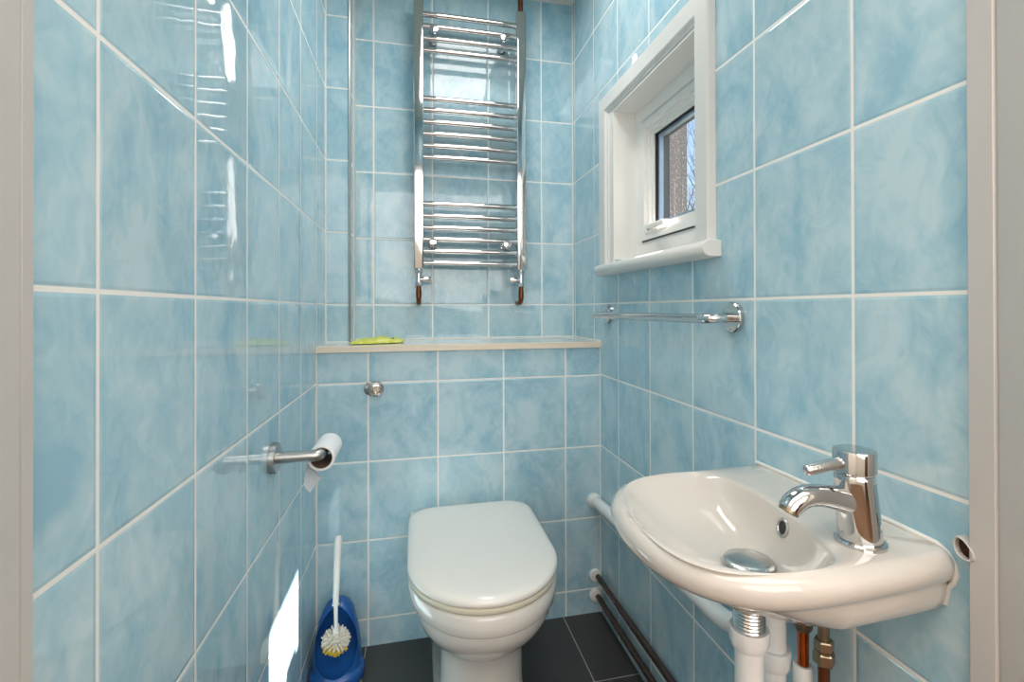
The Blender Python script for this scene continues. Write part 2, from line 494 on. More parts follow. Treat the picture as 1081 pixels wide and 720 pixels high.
# outside: neighbouring wall, tree, ground
bm = bmesh.new(); box(bm, .80, 1.555, 2.6, 3.4, -1.0, 5.2)
solo('neighbour_wall', bm, M['pebble'], 'pinkish grey pebbledash wall end standing outside the small window', 'wall', None)
bm = bmesh.new()
def branch(p, d, L, r, k):
    q = p + d * L
    tube(bm, [p, p + d * L * .5 + Vector((random.uniform(-.02, .02), 0, random.uniform(-.02, .02))) * L, q], [r, r * .8, r * .6], 5)
    if k:
        for _ in range(3 if k > 1 else 4):
            nd = (d + Vector((random.uniform(-.8, .8), random.uniform(-.6, .6), random.uniform(-.25, .8)))).normalized()
            branch(q if random.random() < .6 else p + d * L * .6, nd, L * random.uniform(.55, .8), r * .55, k - 1)
branch(Vector((5.12, 8.2, -1.0)), Vector((0, 0, 1)), 2.3, .05, 5)
branch(Vector((5.25, 8.5, -1.0)), Vector((-.03, 0, 1)).normalized(), 2.0, .04, 5)
solo('bare_tree', bm, M['bark'], 'bare twiggy tree seen against the blue sky outside the window', 'tree', 40)
bm = bmesh.new(); box(bm, .75, 60, -40, 60, -1.2, -1.0)
struct('ground', bm, M['ground'])

# ================================================================== RADIATOR
rad = thing('towel_radiator', 'tall chrome ladder towel radiator hung on the back wall above the ledge', 'radiator', (0.1915, YM, 1.12))
RY = 1.731
ztop, zbot = 2.056, 1.128
for xc in (.0122, .3715):
    bm = bmesh.new()
    box(bm, xc - .0168, xc + .0168, RY - .0165, RY + .0165, zbot, ztop, .0045, 4)
    part('side_rail', bm, M['chrome'], rad, 12)
ys_px = [11.7, 24.2, 37.0, 49.7, 100.7, 112.8, 125.4, 138.0, 150.6, 162.8, 212.3, 225.0, 237.4, 249.8, 262.4, 275.0]
for y in ys_px:
    z = EYE + (324.3 - y) / 519.4 * 1.690
    bm = bmesh.new()
    pts = []
    for k in range(17):
        tt = k / 16; x = .026 + (.358 - .026) * tt
        pts.append((x, RY - .004 - .002 * math.sin(PI * tt), z))
    tube(bm, pts, .0095, 20)
    part('bar', bm, M['chrome'], rad, 60)
for (x, z) in ((.0635, 1.950), (.3104, 1.950), (.0600, 1.218), (.3185, 1.217)):
    bm = bmesh.new()
    lathe(bm, (x, YM, z), (0, -1, 0), [(0, .0150), (.010, .0150), (.012, .0120), (.0125, .0075), (.074, .0075), (.0745, .0135), (.076, .0150), (.089, .0150), (.0915, .0135), (.0925, .010)], 32)
    part('wall_bracket', bm, M['chrome'], rad, 40)
for xc, sgn in ((.0122, 1), (.3715, -1)):
    bm = bmesh.new()
    lathe(bm, (xc, RY, zbot), (0, 0, -1), [(0, .0085), (.004, .0085)], 20, cap1=False)
    hexnut(bm, (xc, RY, zbot - .003), (0, 0, -1), .0125, .013, 8)
    lathe(bm, (xc, RY, zbot - .015), (0, 0, -1), [(0, .0095), (.030, .0095)], 24)
    lathe(bm, (xc, RY, zbot - .036), (sgn, 0, 0), [(0, .008), (.016, .008), (.018, .0065)], 24)
    hexnut(bm, (xc, RY, zbot - .045), (0, 0, -1), .0130, .013, 8)
    v = part('valve', bm, M['chrome'], rad, 35)
    bm = bmesh.new()
    lathe(bm, (xc + sgn * .014, RY, zbot - .036), (sgn, 0, 0), [(0, .0085), (.002, .0105), (.026, .0105), (.028, .0095), (.0285, .006)], 28)
    part('valve_cap', bm, M['chrome'], v, 35)
    bm = bmesh.new()
    tube(bm, fillet([(xc, RY, zbot - .056), (xc, RY, zbot - .116), (xc, YM, zbot - .116)], .025, 10), .0082, 18)
    lathe(bm, (xc, RY, zbot - .072), (0, 0, -1), [(0, .0095), (.028, .0095)], 20)
    part('copper_elbow', bm, M['copper_dull'], rad, 45, label='tarnished copper elbow turning into the tiles')
bm = bmesh.new(); tube(bm, [(.3715, RY, ztop - .004), (.3715, RY, ZC)], .0095, 18)
part('supply_pipe', bm, M['copper_dull'], rad, 45, label='dark copper pipe rising from the right rail')

# ================================================================== TOWEL RAIL (right wall)
tr = thing('towel_rail', 'chrome wall towel rail with round end plates below the window', 'towel rail', (DR, 1.13, .97))
fz = .9715; yn, yf = .822, 1.4465
for y in (yn, yf):
    bm = bmesh.new()
    lathe(bm, (DR, y, fz), (-1, 0, 0), [(0, .0292), (.008, .0292), (.0100, .0275), (.010, .0225), (.0105, .010)], 48)
    part('end_plate', bm, M['chrome'], tr, 35)
bm = bmesh.new()
tube(bm, fillet([(DR - .008, yn, fz), (.535, yn, fz - .002), (.535, yf, fz - .002), (DR - .008, yf, fz)], .032, 12), .0095, 24)
part('bar', bm, M['chrome'], tr, 60)

# ================================================================== FLUSH BUTTON
fb = thing('flush_button', 'round chrome toilet flush button on the tiled boxing', 'button', (-.1200, YB, .758))
bm = bmesh.new(); lathe(bm, (-.1260, YB, .7560), (0, -1, 0), [(0, .0215), (.0022, .0215), (.0034, .0200), (.0036, .015)], 40)
part('base_plate', bm, M['chrome'], fb)
fo = (-.1135, YB, .7565); fa = (.12, -1, 0)
bm = bmesh.new(); lathe(bm, fo, fa, [(0, .0222), (.016, .0222), (.0195, .0212), (.0210, .0185), (.0200, .0165), (.0180, .0160)], 48)
part('button_ring', bm, M['chrome'], fb)
bm = bmesh.new(); lathe(bm, fo, fa, [(.014, .0150), (.0215, .0150), (.0238, .0135), (.0243, .0105), (.0228, .0095), (.0226, .004)], 40)
part('push_button', bm, M['chrome'], fb)

# ================================================================== TOILET
XT = .1575
def dloop(z, hw, yf, yb=1.505, r=.03, n=64, xc=XT, sq=2.0, ym=None):
    """D outline: back corners rounded r, straight sides, superelliptic front"""
    ym = ym if ym is not None else yf + hw * 1.12
    pts = []
    for k in range(n + 1):                       # front from left side round to right side
        a = PI * k / n
        c_, s_ = math.cos(a), math.sin(a)
        pts.append(Vector((xc - hw * math.copysign(abs(c_) ** (2 / sq), c_), ym - (ym - yf) * abs(s_) ** (2 / sq), z)))
    for k in range(1, 5): pts.append(Vector((xc + hw, ym + (yb - r - ym) * k / 5, z)))
    for k in range(9):
        a = PI / 2 * k / 8
        pts.append(Vector((xc + hw - r + r * math.cos(a), yb - r + r * math.sin(a), z)))
    for k in range(1, 6): pts.append(Vector((xc + (hw - r) * (1 - 2 * k / 6), yb, z)))
    for k in range(9):
        a = PI / 2 + PI / 2 * k / 8
        pts.append(Vector((xc - hw + r + r * math.cos(a), yb - r + r * math.sin(a), z)))
    for k in range(1, 5): pts.append(Vector((xc - hw, yb - r + (ym - yb + r) * k / 5, z)))
    return pts
wc = thing('toilet', 'white back-to-wall toilet with its lid closed, against the tiled boxing', 'toilet', (XT, 1.25, 0))
bm = bmesh.new()
PB = YB + .0005
L = [(0.0, .112, 1.085, .03), (.012, .112, 1.085, .03), (.03, .106, 1.092, .03), (.10, .100, 1.098, .03), (.17, .099, 1.094, .03), (.205, .101, 1.086, .03), (.222, .106, 1.072, .03),
     (.240, .120, 1.045, .03), (.262, .1385, 1.020, .03), (.285, .1500, 1.000, .03), (.305, .1560, .988, .03), (.322, .1590, .984, .03), (.3270, .1600, .984, .02), (.3290, .1645, .979, .012), (.3330, .1685, .976, .01),
     (.350, .1735, .976, .008), (.366, .1745, .978, .008), (.3710, .1730, .982, .008), (.3722, .164, .993, .008)]
loft(bm, [dloop(z, hw, yf, PB if z > .0 else PB, r) for z, hw, yf, r in L])
pan = part('pan', bm, M['ceramic'], wc, 50)
bm = bmesh.new(); box(bm, XT - .1735, XT + .1735, 1.468, YB - .0003, .3710, .3845, .004, 3)
part('rear_shelf', bm, M['ceramic'], pan, 30)
bm = bmesh.new(); lathe(bm, (.0475, 1.20, .018), (-1, -.4, .25), [(0, .010), (.010, .010), (.012, .008)], 20)
part('fixing_cap', bm, M['chrome'], pan)
bm = bmesh.new()
S = [(.3735, .160, .994), (.3745, .1705, .982), (.379, .1745, .9785), (.3845, .1740, .9790), (.3865, .169, .983)]
loft(bm, [dloop(z, hw, yf, 1.478, .066) for z, hw, yf in S])
part('seat', bm, M['seat_cream'], wc, 50, label='cream edged seat ring under the lid')
bm = bmesh.new()
Ld = [(.3870, .167, .986), (.3880, .1735, .9810), (.392, .1760, .9780), (.397, .1765, .9775), (.4020, .1750, .9800), (.4060, .1710, .9850), (.4090, .1620, .9940), (.4105, .150, 1.008), (.4112, .12, 1.05), (.4115, .06, 1.13)]
loft(bm, [dloop(z, hw, yf, 1.483 - max(0, (.1740 - hw)) * .9, .066 if hw > .13 else .03) for z, hw, yf in Ld])
part('lid', bm, M['seat_plastic'], wc, 60)
for x in (XT - .075, XT + .075):
    bm = bmesh.new()
    lathe(bm, (x - .018, 1.487, .388), (1, 0, 0), [(0, .0105), (.002, .0125), (.034, .0125), (.036, .0105)], 24)
    part('hinge', bm, M['seat_plastic'], wc)

# ================================================================== TOILET ROLL HOLDER
th = thing('toilet_roll_holder', 'brushed steel toilet roll arm on the left wall', 'toilet roll holder', (DL, 1.066, .688))
oz = .6935; oy = 1.068
bm = bmesh.new(); lathe(bm, (DL, oy, oz), (1, 0, 0), [(0, .0300), (.0005, .0305), (.0105, .0305), (.0120, .0290), (.0122, .008)], 48)
part('wall_plate', bm, M['steel'], th)
bm = bmesh.new()
tube(bm, fillet([(DL + .010, oy, oz), (-.1880, oy, oz), (-.1880, oy + .118, oz)], .012, 8), .0112, 24)
part('arm', bm, M['steel'], th, 50)
rl = thing('toilet_roll', 'nearly finished white toilet roll with a loose tail on the steel arm', 'toilet roll', (-.188, 1.13, .682))
rz = oz - .0089; rx = -.1875; ya, yb_ = 1.077, 1.182
bm = bmesh.new(); n = 48
def circ(y, r): return [Vector((rx + r * math.cos(2 * PI * k / n), y, rz + r * math.sin(2 * PI * k / n))) for k in range(n)]
vr = loft(bm, [circ(ya, .0215), circ(ya, .0250), circ(ya + .001, .0262), circ(yb_ - .001, .0262), circ(yb_, .0250), circ(yb_, .0215)], False, False)
part('paper', bm, M['paper'], rl, 40)
bm = bmesh.new(); loft(bm, [circ(ya + .0005, .0202), circ(ya + .0005, .0215), circ(yb_ - .0005, .0215), circ(yb_ - .0005, .0202), circ(ya + .0005, .0202)], False, False)
part('cardboard_core', bm, M['card'], rl, 40)
bm = bmesh.new()
# tail: leaves the left side, hangs, then flips outward at its torn end
rows = [((rx - .0225, ya, rz + .014), (rx - .0225, yb_, rz + .014)), ((rx - .0258, ya, rz + .004), (rx - .0258, yb_, rz + .004)),
        ((rx - .0275, ya + .001, rz - .010), (rx - .0272, yb_ - .004, rz - .008)), ((rx - .0300, ya + .003, rz - .026), (rx - .0262, yb_ - .020, rz - .016)),
        ((-.2192, ya - .004, .6480), (-.2105, 1.135, .6580)), ((-.2170, 1.0620, .6395), (-.2068, 1.120, .6470)),
        ((-.2160, 1.0590, .6370), (-.2050, 1.1190, .6450)), ((-.2120, 1.0560, .6310), (-.1985, 1.1120, .6400)), ((-.2054, 1.0550, .6240), (-.1925, 1.1050, .6350))]
V_ = [(bm.verts.new(p), bm.verts.new(q)) for p, q in rows]
for (p, q), (p2, q2) in zip(V_, V_[1:]): bm.faces.new((p, p2, q2, q))
bmesh.ops.solidify(bm, geom=bm.faces[:], thickness=.0006)
part('paper_tail', bm, M['paper'], rl, 60)

# ================================================================== TOILET BRUSH
XB, YBb = -.2055, 1.412
hold = thing('toilet_brush_holder', 'blue plastic toilet brush holder with oval front opening, in the left corner', 'toilet brush holder', (XB, YBb, 0))
def eloop(z, hx, hy, yc, n=48, e=2.3):
    pts = []
    for k in range(n):
        a = 2 * PI * k / n; c_, s_ = math.cos(a), math.sin(a)
        pts.append(Vector((XB + hx * math.copysign(abs(c_) ** (2 / e), c_), yc + hy * math.copysign(abs(s_) ** (2 / e), s_), z)))
    return pts
bm = bmesh.new()
H = [(0, .068, .060, 1.412), (.004, .0705, .0625, 1.412), (.022, .0705, .0625, 1.412), (.030, .0670, .0590, 1.413), (.034, .0625, .0545, 1.415), (.07, .0610, .0530, 1.417), (.11, .0560, .0490, 1.421), (.145, .0480, .0430, 1.427), (.170, .0400, .0360, 1.432), (.186, .0300, .0270, 1.436), (.194, .0200, .0180, 1.438), (.197, .010, .009, 1.439)]
loft(bm, [eloop(*q) for q in H])
body_src = link('tmp_body', bm, M['blue_plastic'], None, 40)
bm = bmesh.new(); bmesh.ops.create_uvsphere(bm, u_segments=48, v_segments=32, radius=1.0)
for v in bm.verts:
    s = 1.0 - .22 * v.co.z
    v.co = Vector((XB + v.co.x * .0530 * s, 1.390 + v.co.y * .062 + v.co.z * .016, .108 + v.co.z * .080))
cut_src = link('tmp_cut', bm, M['blue_plastic'], None, 40)
md = body_src.modifiers.new('b', 'BOOLEAN'); md.operation = 'DIFFERENCE'; md.object = cut_src; md.solver = 'EXACT'
bv = body_src.modifiers.new('v', 'BEVEL'); bv.width = .0035; bv.segments = 3; bv.limit_method = 'ANGLE'; bv.angle_limit = math.radians(50)
dg = bpy.context.evaluated_depsgraph_get(); dg.update()
me = bpy.data.meshes.new_from_object(body_src.evaluated_get(dg))
bpy.data.objects.remove(body_src); bpy.data.objects.remove(cut_src)
bm = bmesh.new(); bm.from_mesh(me)
part('shell', bm, M['blue_plastic'], hold, 50)
br = thing('toilet_brush', 'white toilet brush with yellow-tipped bristles standing in the blue holder', 'toilet brush', (XB, 1.385, .06))
bm = bmesh.new()
p0, p1 = Vector((XB + .001, 1.384, .150)), Vector((XB - .001, 1.392, .204))
p2 = Vector((XB + .001, 1.425, .374))
tube(bm, [p0, p1, p1 + Vector((0, .0004, .002))], [.0050, .0055, .0055], 20)
tube(bm, [p1, p1 + (p2 - p1) * .02], .0095, 20)
hp = [(0, .0076), (.1, .0080), (.5, .0096), (.8, .0104), (.94, .0102), (.985, .0080), (1.0, .0040)]
tube(bm, [p1 + (p2 - p1) * q for q, r in hp], [r for q, r in hp], 24)
part('handle', bm, M['white_plastic'], br, 50)
cen = Vector((XB + .001, 1.379, .118))
bm = bmesh.new(); bmesh.ops.create_icosphere(bm, subdivisions=2, radius=.014)
bmesh.ops.translate(bm, verts=bm.verts, vec=cen)
tube(bm, [cen, p0], .0085, 16)
part('head', bm, M['white_plastic'], br, 60)
bm = bmesh.new()
N = 150
for i in range(N):
    z = 1 - 2 * (i + .5) / N
    if z > .86: continue
    r = math.sqrt(1 - z * z); ph = i * 2.39996
    d = Vector((r * math.cos(ph), r * math.sin(ph) , z))
    L_ = .0345 + random.uniform(-.002, .002)
    e = cen + Vector((d.x * L_ * 1.0, d.y * L_ * .95, d.z * L_ * 1.0))
    yel = 1 if (d.z < -.45 or (d.z < -.2 and random.random() < .4)) else 0
    for q in range(5):
        off = Vector((random.uniform(-1, 1), random.uniform(-1, 1), random.uniform(-1, 1))) * .0026
        tube(bm, [cen + d * .012 + off * .2, e + off], [.0008, .0014], 5, mi=yel)
o = part('bristles', bm, None, br, 60, mats=[M['bristle_white'], M['bristle_yellow']])
o['kind'] = 'stuff'

# ================================================================== CLOTH ON THE LEDGE
def cloth_mat():
    t = NT('lime cleaning cloth')
    co = t.n('ShaderNodeTexCoord').outputs['Object']
    n = t.noise(co, 30.0, 3, .6, .8)
    c = t.mix(t.maprange(n, .38, .62), srgb(206, 212, 66), srgb(232, 230, 128))
    sp = t.n('ShaderNodeSeparateXYZ'); t.l(co, sp.inputs[0])
    def spot(x, y, r):
        dx = t.math('SUBTRACT', sp.outputs[0], x); dy = t.math('MULTIPLY', t.math('SUBTRACT', sp.outputs[1], y), .6)
        d = t.math('SQRT', t.math('ADD', t.math('MULTIPLY', dx, dx), t.math('MULTIPLY', dy, dy)))
        return t.math('LESS_THAN', d, r)
    c = t.mix(spot(-.0100, .012, .0050), c, srgb(170, 40, 30))
    c = t.mix(spot(.043, .004, .0045), c, srgb(66, 78, 112))
    t.bsdf(Base_Color=c, Roughness=.45, Normal=t.bump(n, .8, .003))
    return t.m
M['cloth'] = cloth_mat()
bm = bmesh.new()
cxx, cyy, cz = -.112, 1.610, .8838
NU, NV = 40, 24
top = []; bot = []
for i in range(NU + 1):
    for j in range(NV + 1):
        u = i / NU * 2 - 1; v = j / NV * 2 - 1
        x = cxx + u * .0775 * (1 - .05 * v * v) + .004 * v; y = cyy + v * (.048 - .010 * abs(u) ** 3) + u * .022
        e = max(0.0, (1 - abs(u) ** 3.0)) ** .5 * max(0.0, (1 - abs(v) ** 3.0)) ** .5
        w_ = noise.noise(Vector((u * 2.3, v * 1.7, 3.1))) * .4 + .8
        f = .003 * math.sin(9 * v + 3 * u) * e
        top.append(bm.verts.new((x, y, cz + .003 + .0175 * e * w_ + f * .6)))
        bot.append(bm.verts.new((x, y, cz + .0012 + .0012 * (1 - e))))
def vid(i, j): return i * (NV + 1) + j
for i in range(NU):
    for j in range(NV):
        bm.faces.new((top[vid(i, j)], top[vid(i + 1, j)], top[vid(i + 1, j + 1)], top[vid(i, j + 1)]))
        bm.faces.new((bot[vid(i, j + 1)], bot[vid(i + 1, j + 1)], bot[vid(i + 1, j)], bot[vid(i, j)]))
per = [(i, 0) for i in range(NU)] + [(NU, j) for j in range(NV)] + [(i, NV) for i in range(NU, 0, -1)] + [(0, j) for j in range(NV, 0, -1)]
for k in range(len(per)):
    a_, b_ = vid(*per[k]), vid(*per[(k + 1) % len(per)])
    bm.faces.new((top[b_], top[a_], bot[a_], bot[b_]))
bmesh.ops.translate(bm, verts=bm.verts, vec=(-cxx, -cyy, -cz))
o = solo('cleaning_cloth', bm, M['cloth'], 'folded lime yellow cleaning cloth lying on the tiled ledge', 'cloth', 60)
o.location = (cxx, cyy, cz - .0005)

# ================================================================== WASH BASIN
DX, DY = .4250, .5640             # drain centre
ZT = .7150
outline = [(.591, .7635), (.50, .763), (.43, .7625), (.3675, .757), (.330, .743), (.298, .713), (.274, .670), (.2625, .620), (.2600, .570), (.2655, .524), (.2790, .488), (.300, .459), (.326, .437),
           (.360, .4235), (.41, .4180), (.47, .4185), (.54, .4235), (.591, .4300)]
bowl = [(.490, .615), (.494, .665), (.486, .712), (.466, .738), (.428, .746), (.383, .744), (.340, .730), (.308, .699), (.286, .645), (.276, .600), (.272, .550), (.277, .503), (.293, .468),
        (.321, .446), (.3655, .436), (.410, .435), (.442, .443), (.459, .462), (.469, .495), (.479, .540), (.486, .580)]
def polar(poly, n, smooth=2, keep_wall=False):
    P = [Vector(p) for p in poly]
    if keep_wall:
        # open Chaikin keeps the two points on the wall sharp
        for _ in range(smooth):
            Q = [P[0]]
            for a, b in zip(P, P[1:]): Q += [a * .75 + b * .25, a * .25 + b * .75]
            Q.append(P[-1]); P = Q
    else:
        for _ in range(smooth):
            Q = []
            for i in range(len(P)):
                a, b = P[i], P[(i + 1) % len(P)]; Q += [a * .75 + b * .25, a * .25 + b * .75]
            P = Q
    c = Vector((DX, DY)); out = []
    for a in ANG:
        d = Vector((math.cos(a), math.sin(a))); best = None
        for i in range(len(P)):
            p, q = P[i] - c, P[(i + 1) % len(P)] - c
            e = q - p; den = d.x * e.y - d.y * e.x
            if abs(den) < 1e-12: continue
            t_ = (p.x * e.y - p.y * e.x) / den; s_ = (p.x * d.y - p.y * d.x) / den
            if t_ > 0 and -1e-9 <= s_ <= 1 + 1e-9: best = t_ if best is None else max(best, t_)
        out.append(c + d * best)
    return out
a1 = math.atan2(.7635 - DY, .591 - DX); a2 = math.atan2(.434 - DY, .591 - DX) + 2 * PI
NS = 180
ANG = [a1 + (a2 - a1) * k / NS for k in range(NS)] + [a2 + (a1 + 2 * PI - a2) * k / 24 for k in range(24)]
OUT = polar(outline, len(ANG), 2, True); BOW = polar(bowl, len(ANG), 2)
cen2 = Vector((.455, .588))
def oloop(inset, z, slope=0.0):
    pts = []
    for i, p in enumerate(OUT):
        wall = p.x > .5895
        q = p.copy()
        nrm = (p - cen2); nrm = Vector((nrm.x, nrm.y)).normalized()
        ii = inset + max(0.0, .45 - p.x) * slope
        if wall:
            q.y = cen2.y + (p.y - cen2.y) * (1 - ii / .17)
            q.x = .5906
        else:
            k = min(1.0, (.5906 - p.x) / .03)
            q = Vector((p.x - nrm.x * ii * k, p.y - nrm.y * ii))
        pts.append(Vector((q.x, q.y, z)))
    return pts
def iloop(t_, z, r=.026):
    pts = []
    for i, p in enumerate(BOW):
        d = (p - Vector((DX, DY))).normalized(); e = Vector((DX, DY)) + d * r
        q = p.lerp(e, t_)
        zz = z
        pts.append(Vector((q.x, q.y, zz)))
    return pts
def circ2(r, z): return [Vector((DX + r * math.cos(a), DY + r * math.sin(a), z)) for a in ANG]
rings = [circ2(.022, .606), circ2(.034, .607)]
def blend(la, lb, f, z): return [Vector((a.x + (b.x - a.x) * f, a.y + (b.y - a.y) * f, z)) for a, b in zip(la, lb)]
base_o = oloop(.038, 0, .52)
rings += [blend(circ2(.036, 0), base_o, .10, .612), blend(circ2(.036, 0), base_o, .35, .616), blend(circ2(.036, 0), base_o, .65, .622), blend(circ2(.036, 0), base_o, .88, .631), oloop(.030, .637, .48), oloop(.0205, .645, .36), oloop(.0150, .655, .20), oloop(.0125, .665, .08), oloop(.0115, .674, .02), oloop(.0108, .6775),
          oloop(.0085, .6792), oloop(.0050, .6825), oloop(.0022, .688), oloop(.0004, .6955), oloop(.0013, .7030), oloop(.0050, .7085), oloop(.0100, .7125), oloop(.0155, .7145)]
edge_mid = oloop(.0155, .7150)
rings.append(blend(edge_mid, [Vector((p.x, p.y, 0)) for p in BOW], .5, .7152))
rings.append([v + Vector((0, 0, 0)) for v in blend(edge_mid, [Vector((p.x, p.y, 0)) for p in BOW], .86, .7149)])
rings += [iloop(.0, .7142), iloop(.02, .7130), iloop(.045, .7110), iloop(.07, .7083), iloop(.10, .7040), iloop(.155, .6960), iloop(.24, .686), iloop(.36, .674), iloop(.50, .664), iloop(.66, .6565), iloop(.82, .6525), iloop(.95, .6505), iloop(1.0, .649), circ2(.0235, .640), circ2(.0225, .606)]
for rg in rings[2:12]:
    for p_, o_ in zip(rg, OUT):
        dist = math.hypot(p_.x - o_.x, p_.y - o_.y); w_ = max(0.0, min(1.0, (.405 - p_.x) / .06))
        zz = max(p_.z, .6770 - .46 * max(0.0, dist - .010))
        p_.z += (zz - p_.z) * w_
basin = thing('wash_basin', 'small white ceramic wall-hung wash basin on the right wall', 'wash basin', (.43, .588, .592))
bm = bmesh.new(); loft(bm, rings, False, False)
bmesh.ops.remove_doubles(bm, verts=bm.verts, dist=1e-6)
body = part('bowl', bm, M['basin_ceramic'], basin, 80)
# overflow ring on the steep inner wall
from mathutils.bvhtree import BVHTree
_dg = bpy.context.evaluated_depsgraph_get(); _dg.update()
bvh = BVHTree.FromObject(body, _dg)
cam_p = Vector((0, 0, EYE)); tgt = Vector((.4800, .5670, .6945))
hit = bvh.ray_cast(cam_p - WORLD[basin.name], (tgt - cam_p).normalized())
op = hit[0] + WORLD[basin.name]; on = hit[1] if hit[1].z > 0 else -hit[1]
bm = bmesh.new(); lathe(bm, op - on * .004, on, [(0, .0125), (.0052, .0125), (.0064, .0112), (.0060, .0092), (.0035, .0080), (-.006, .0078)], 36, cap0=False, cap1=True)
ovr = part('overflow_ring', bm, M['steel'], basin, 40, label='steel overflow ring')
bm = bmesh.new(); lathe(bm, op - on * .004, on, [(.0040, .0082), (.0047, .0082)], 24)
part('overflow_hole', bm, M['hole'], ovr, 40)  # solid disc painted dark to imitate the shade inside the overflow
# waste flange with raised plug
bm = bmesh.new(); lathe(bm, (DX, DY, .6480), (0, 0, 1), [(-.02, .0215), (.0030, .0310), (.0050, .0312), (.0062, .0295), (.0045, .0225), (-.010, .0205)], 40, cap0=False, cap1=False)
wf = part('waste_flange', bm, M['chrome_used'], basin, 40, label='chrome waste flange')
bm = bmesh.new()
lathe(bm, (DX, DY, .634), (0, 0, 1), [(0, .0060), (.012, .0065), (.0122, .0200), (.0150, .0205), (.0155, .0120), (.0215, .0130), (.0220, .0255), (.0232, .0316), (.0245, .0318), (.0262, .0300), (.0278, .024), (.0288, .014), (.0292, .004)], 48)
part('plug', bm, M['chrome_used'], basin, 40, label='domed chrome plug standing open')
# sealant bead where the basin meets the tiles
bm = bmesh.new()
wp = [p for p in OUT if p.x > .5895]
tube(bm, [(DR, .7635, .7155), (DR, .70, .7165), (DR, .60, .7165), (DR, .50, .7165), (DR, .452, .7150), (DR, .4400, .7095), (DR, .4330, .7000), (DR, .4305, .690), (DR, .4330, .6805), (DR, .4385, .6720), (DR, .4410, .662), (DR, .4440, .650)], .0034, 8)
part('sealant', bm, M['caulk'], basin, 60)
bm = bmesh.new(); lathe(bm, (DX, DY, .608), (0, 0, -1), [(0, .0200)] + [(.002 + .0022 * k, .0200 if k % 2 else .0188) for k in range(17)] + [(.044, .0190)], 32)
part('waste_thread', bm, M['chrome_used'], basin, 20, label='threaded chrome waste tail under the basin')

# ================================================================== TAP
TX, TY = .5065, .4740
tap = thing('basin_tap', 'chrome single-lever mixer tap standing on the wash basin', 'tap', (TX, TY, ZT))
bm = bmesh.new(); lathe(bm, (TX, TY, ZT - .001), (0, 0, 1), [(0, .0268), (.0045, .0268), (.0062, .0255), (.0068, .0220)], 48)
part('base_ring', bm, M['chrome'], tap, 35)
bm = bmesh.new()
lean = -.008
rings = []
for k, (h, r) in enumerate([(.004, .0228), (.006, .0234), (.02, .0229), (.045, .0220), (.074, .0213), (.0795, .0211), (.0810, .0200)]):
    cxx_ = TX + lean * h / .078
    rings.append([Vector((cxx_ + r * math.cos(2 * PI * i / 48), TY + r * math.sin(2 * PI * i / 48), ZT + h)) for i in range(48)])
loft(bm, rings)
part('body', bm, M['chrome'], tap, 40)
# spout
bm = bmesh.new()
sp_pts = [(TX - .010, .0560, .0175, .0205), (TX - .020, .0580, .0155, .0165), (TX - .032, .0605, .0135, .0138), (TX - .046, .0640, .0128, .0126), (TX - .060, .0665, .0128, .0124), (TX - .073, .0670, .0130, .0124), (TX - .084, .0645, .0130, .0124), (TX - .0925, .0590, .0128, .0120), (TX - .0975, .0530, .0122, .0112)]
rings = []
for i, (x, h, ry, rh) in enumerate(sp_pts):
    a = sp_pts[max(0, i - 1)]; b = sp_pts[min(len(sp_pts) - 1, i + 1)]
    tg = Vector((b[0] - a[0], 0, b[1] - a[1])).normalized(); up = Vector((-tg.z, 0, tg.x)); 
    if up.z < 0: up = -up
    rings.append([Vector((x, TY, ZT + h - .006)) + Vector((0, 1, 0)) * ry * math.cos(2 * PI * k / 32) + up * rh * math.sin(2 * PI * k / 32) for k in range(32)])
loft(bm, rings)
spout = part('spout', bm, M['chrome'], tap, 50)
bm = bmesh.new(); lathe(bm, (TX - .0962, TY, ZT + .0485), (-.62, 0, -1), [(-.004, .0108), (.0045, .0108), (.0052, .0095)], 28)
part('aerator', bm, M['brass'], spout, 40, label='brass aerator')
bm = bmesh.new()
cx_ = TX + lean
rings = []
lathe(bm, (cx_, TY, ZT + .0800), (0, 0, 1), [(0, .0175), (.0030, .0175), (.0033, .0215), (.0045, .0224), (.0270, .0224), (.0290, .0216), (.0300, .0190), (.0302, .010)], 48)
cap = part('cap', bm, M['chrome'], tap, 35)
bm = bmesh.new()
tube(bm, [(cx_ - .016, TY, ZT + .0955), (cx_ - .040, TY, ZT + .0930), (cx_ - .062, TY, ZT + .0900), (cx_ - .066, TY, ZT + .0893), (cx_ - .068, TY, ZT + .0890)], [.0072, .0068, .0064, .0056, .0036], 24)
part('lever', bm, M['chrome_used'], tap, 50)

# ================================================================== WASTE TRAP AND PIPES
wt = thing('waste_trap', 'white plastic waste trap and pipe under the wash basin', 'waste pipe', (DX, DY, .2))
bm = bmesh.new()
UX, UY = .517, .632
tube(bm, fillet([(DX, DY, .562), (DX, DY, .235), (DX + (UX - DX) * 1.0, DY + (UY - DY) * 1.0, .235), (UX, UY, .46)], .05, 14), .0178, 28)
tube(bm, fillet([(UX, UY, .44), (UX, UY, .570), (.550, .69, .480), (.562, .80, .408), (.5700, YB, .365)], .045, 14), .0178, 28)
part('pipe', bm, M['plastic_pipe'], wt, 50)
def collar(o, ax, r, h):
    bm = bmesh.new(); n = 40
    s, u, d = frame_of(ax); o = Vector(o)
    rings = []
    for hh, rr in ((0, r * .86), (0, r * .97), (h * .1, r), (h * .7, r * .98), (h * .95, r * .88), (h, r * .80)):
        rings.append([o + d * hh + (s * math.cos(2 * PI * i / n) + u * math.sin(2 * PI * i / n)) * rr * (1 + (.025 if (i % 5 in (0,)) and rr > r * .9 else 0)) for i in range(n)])
    loft(bm, rings); return bm
part('collar_nut', collar((DX, DY, .573), (0, 0, -1), .0245, .026), M['plastic_pipe'], wt, 30)
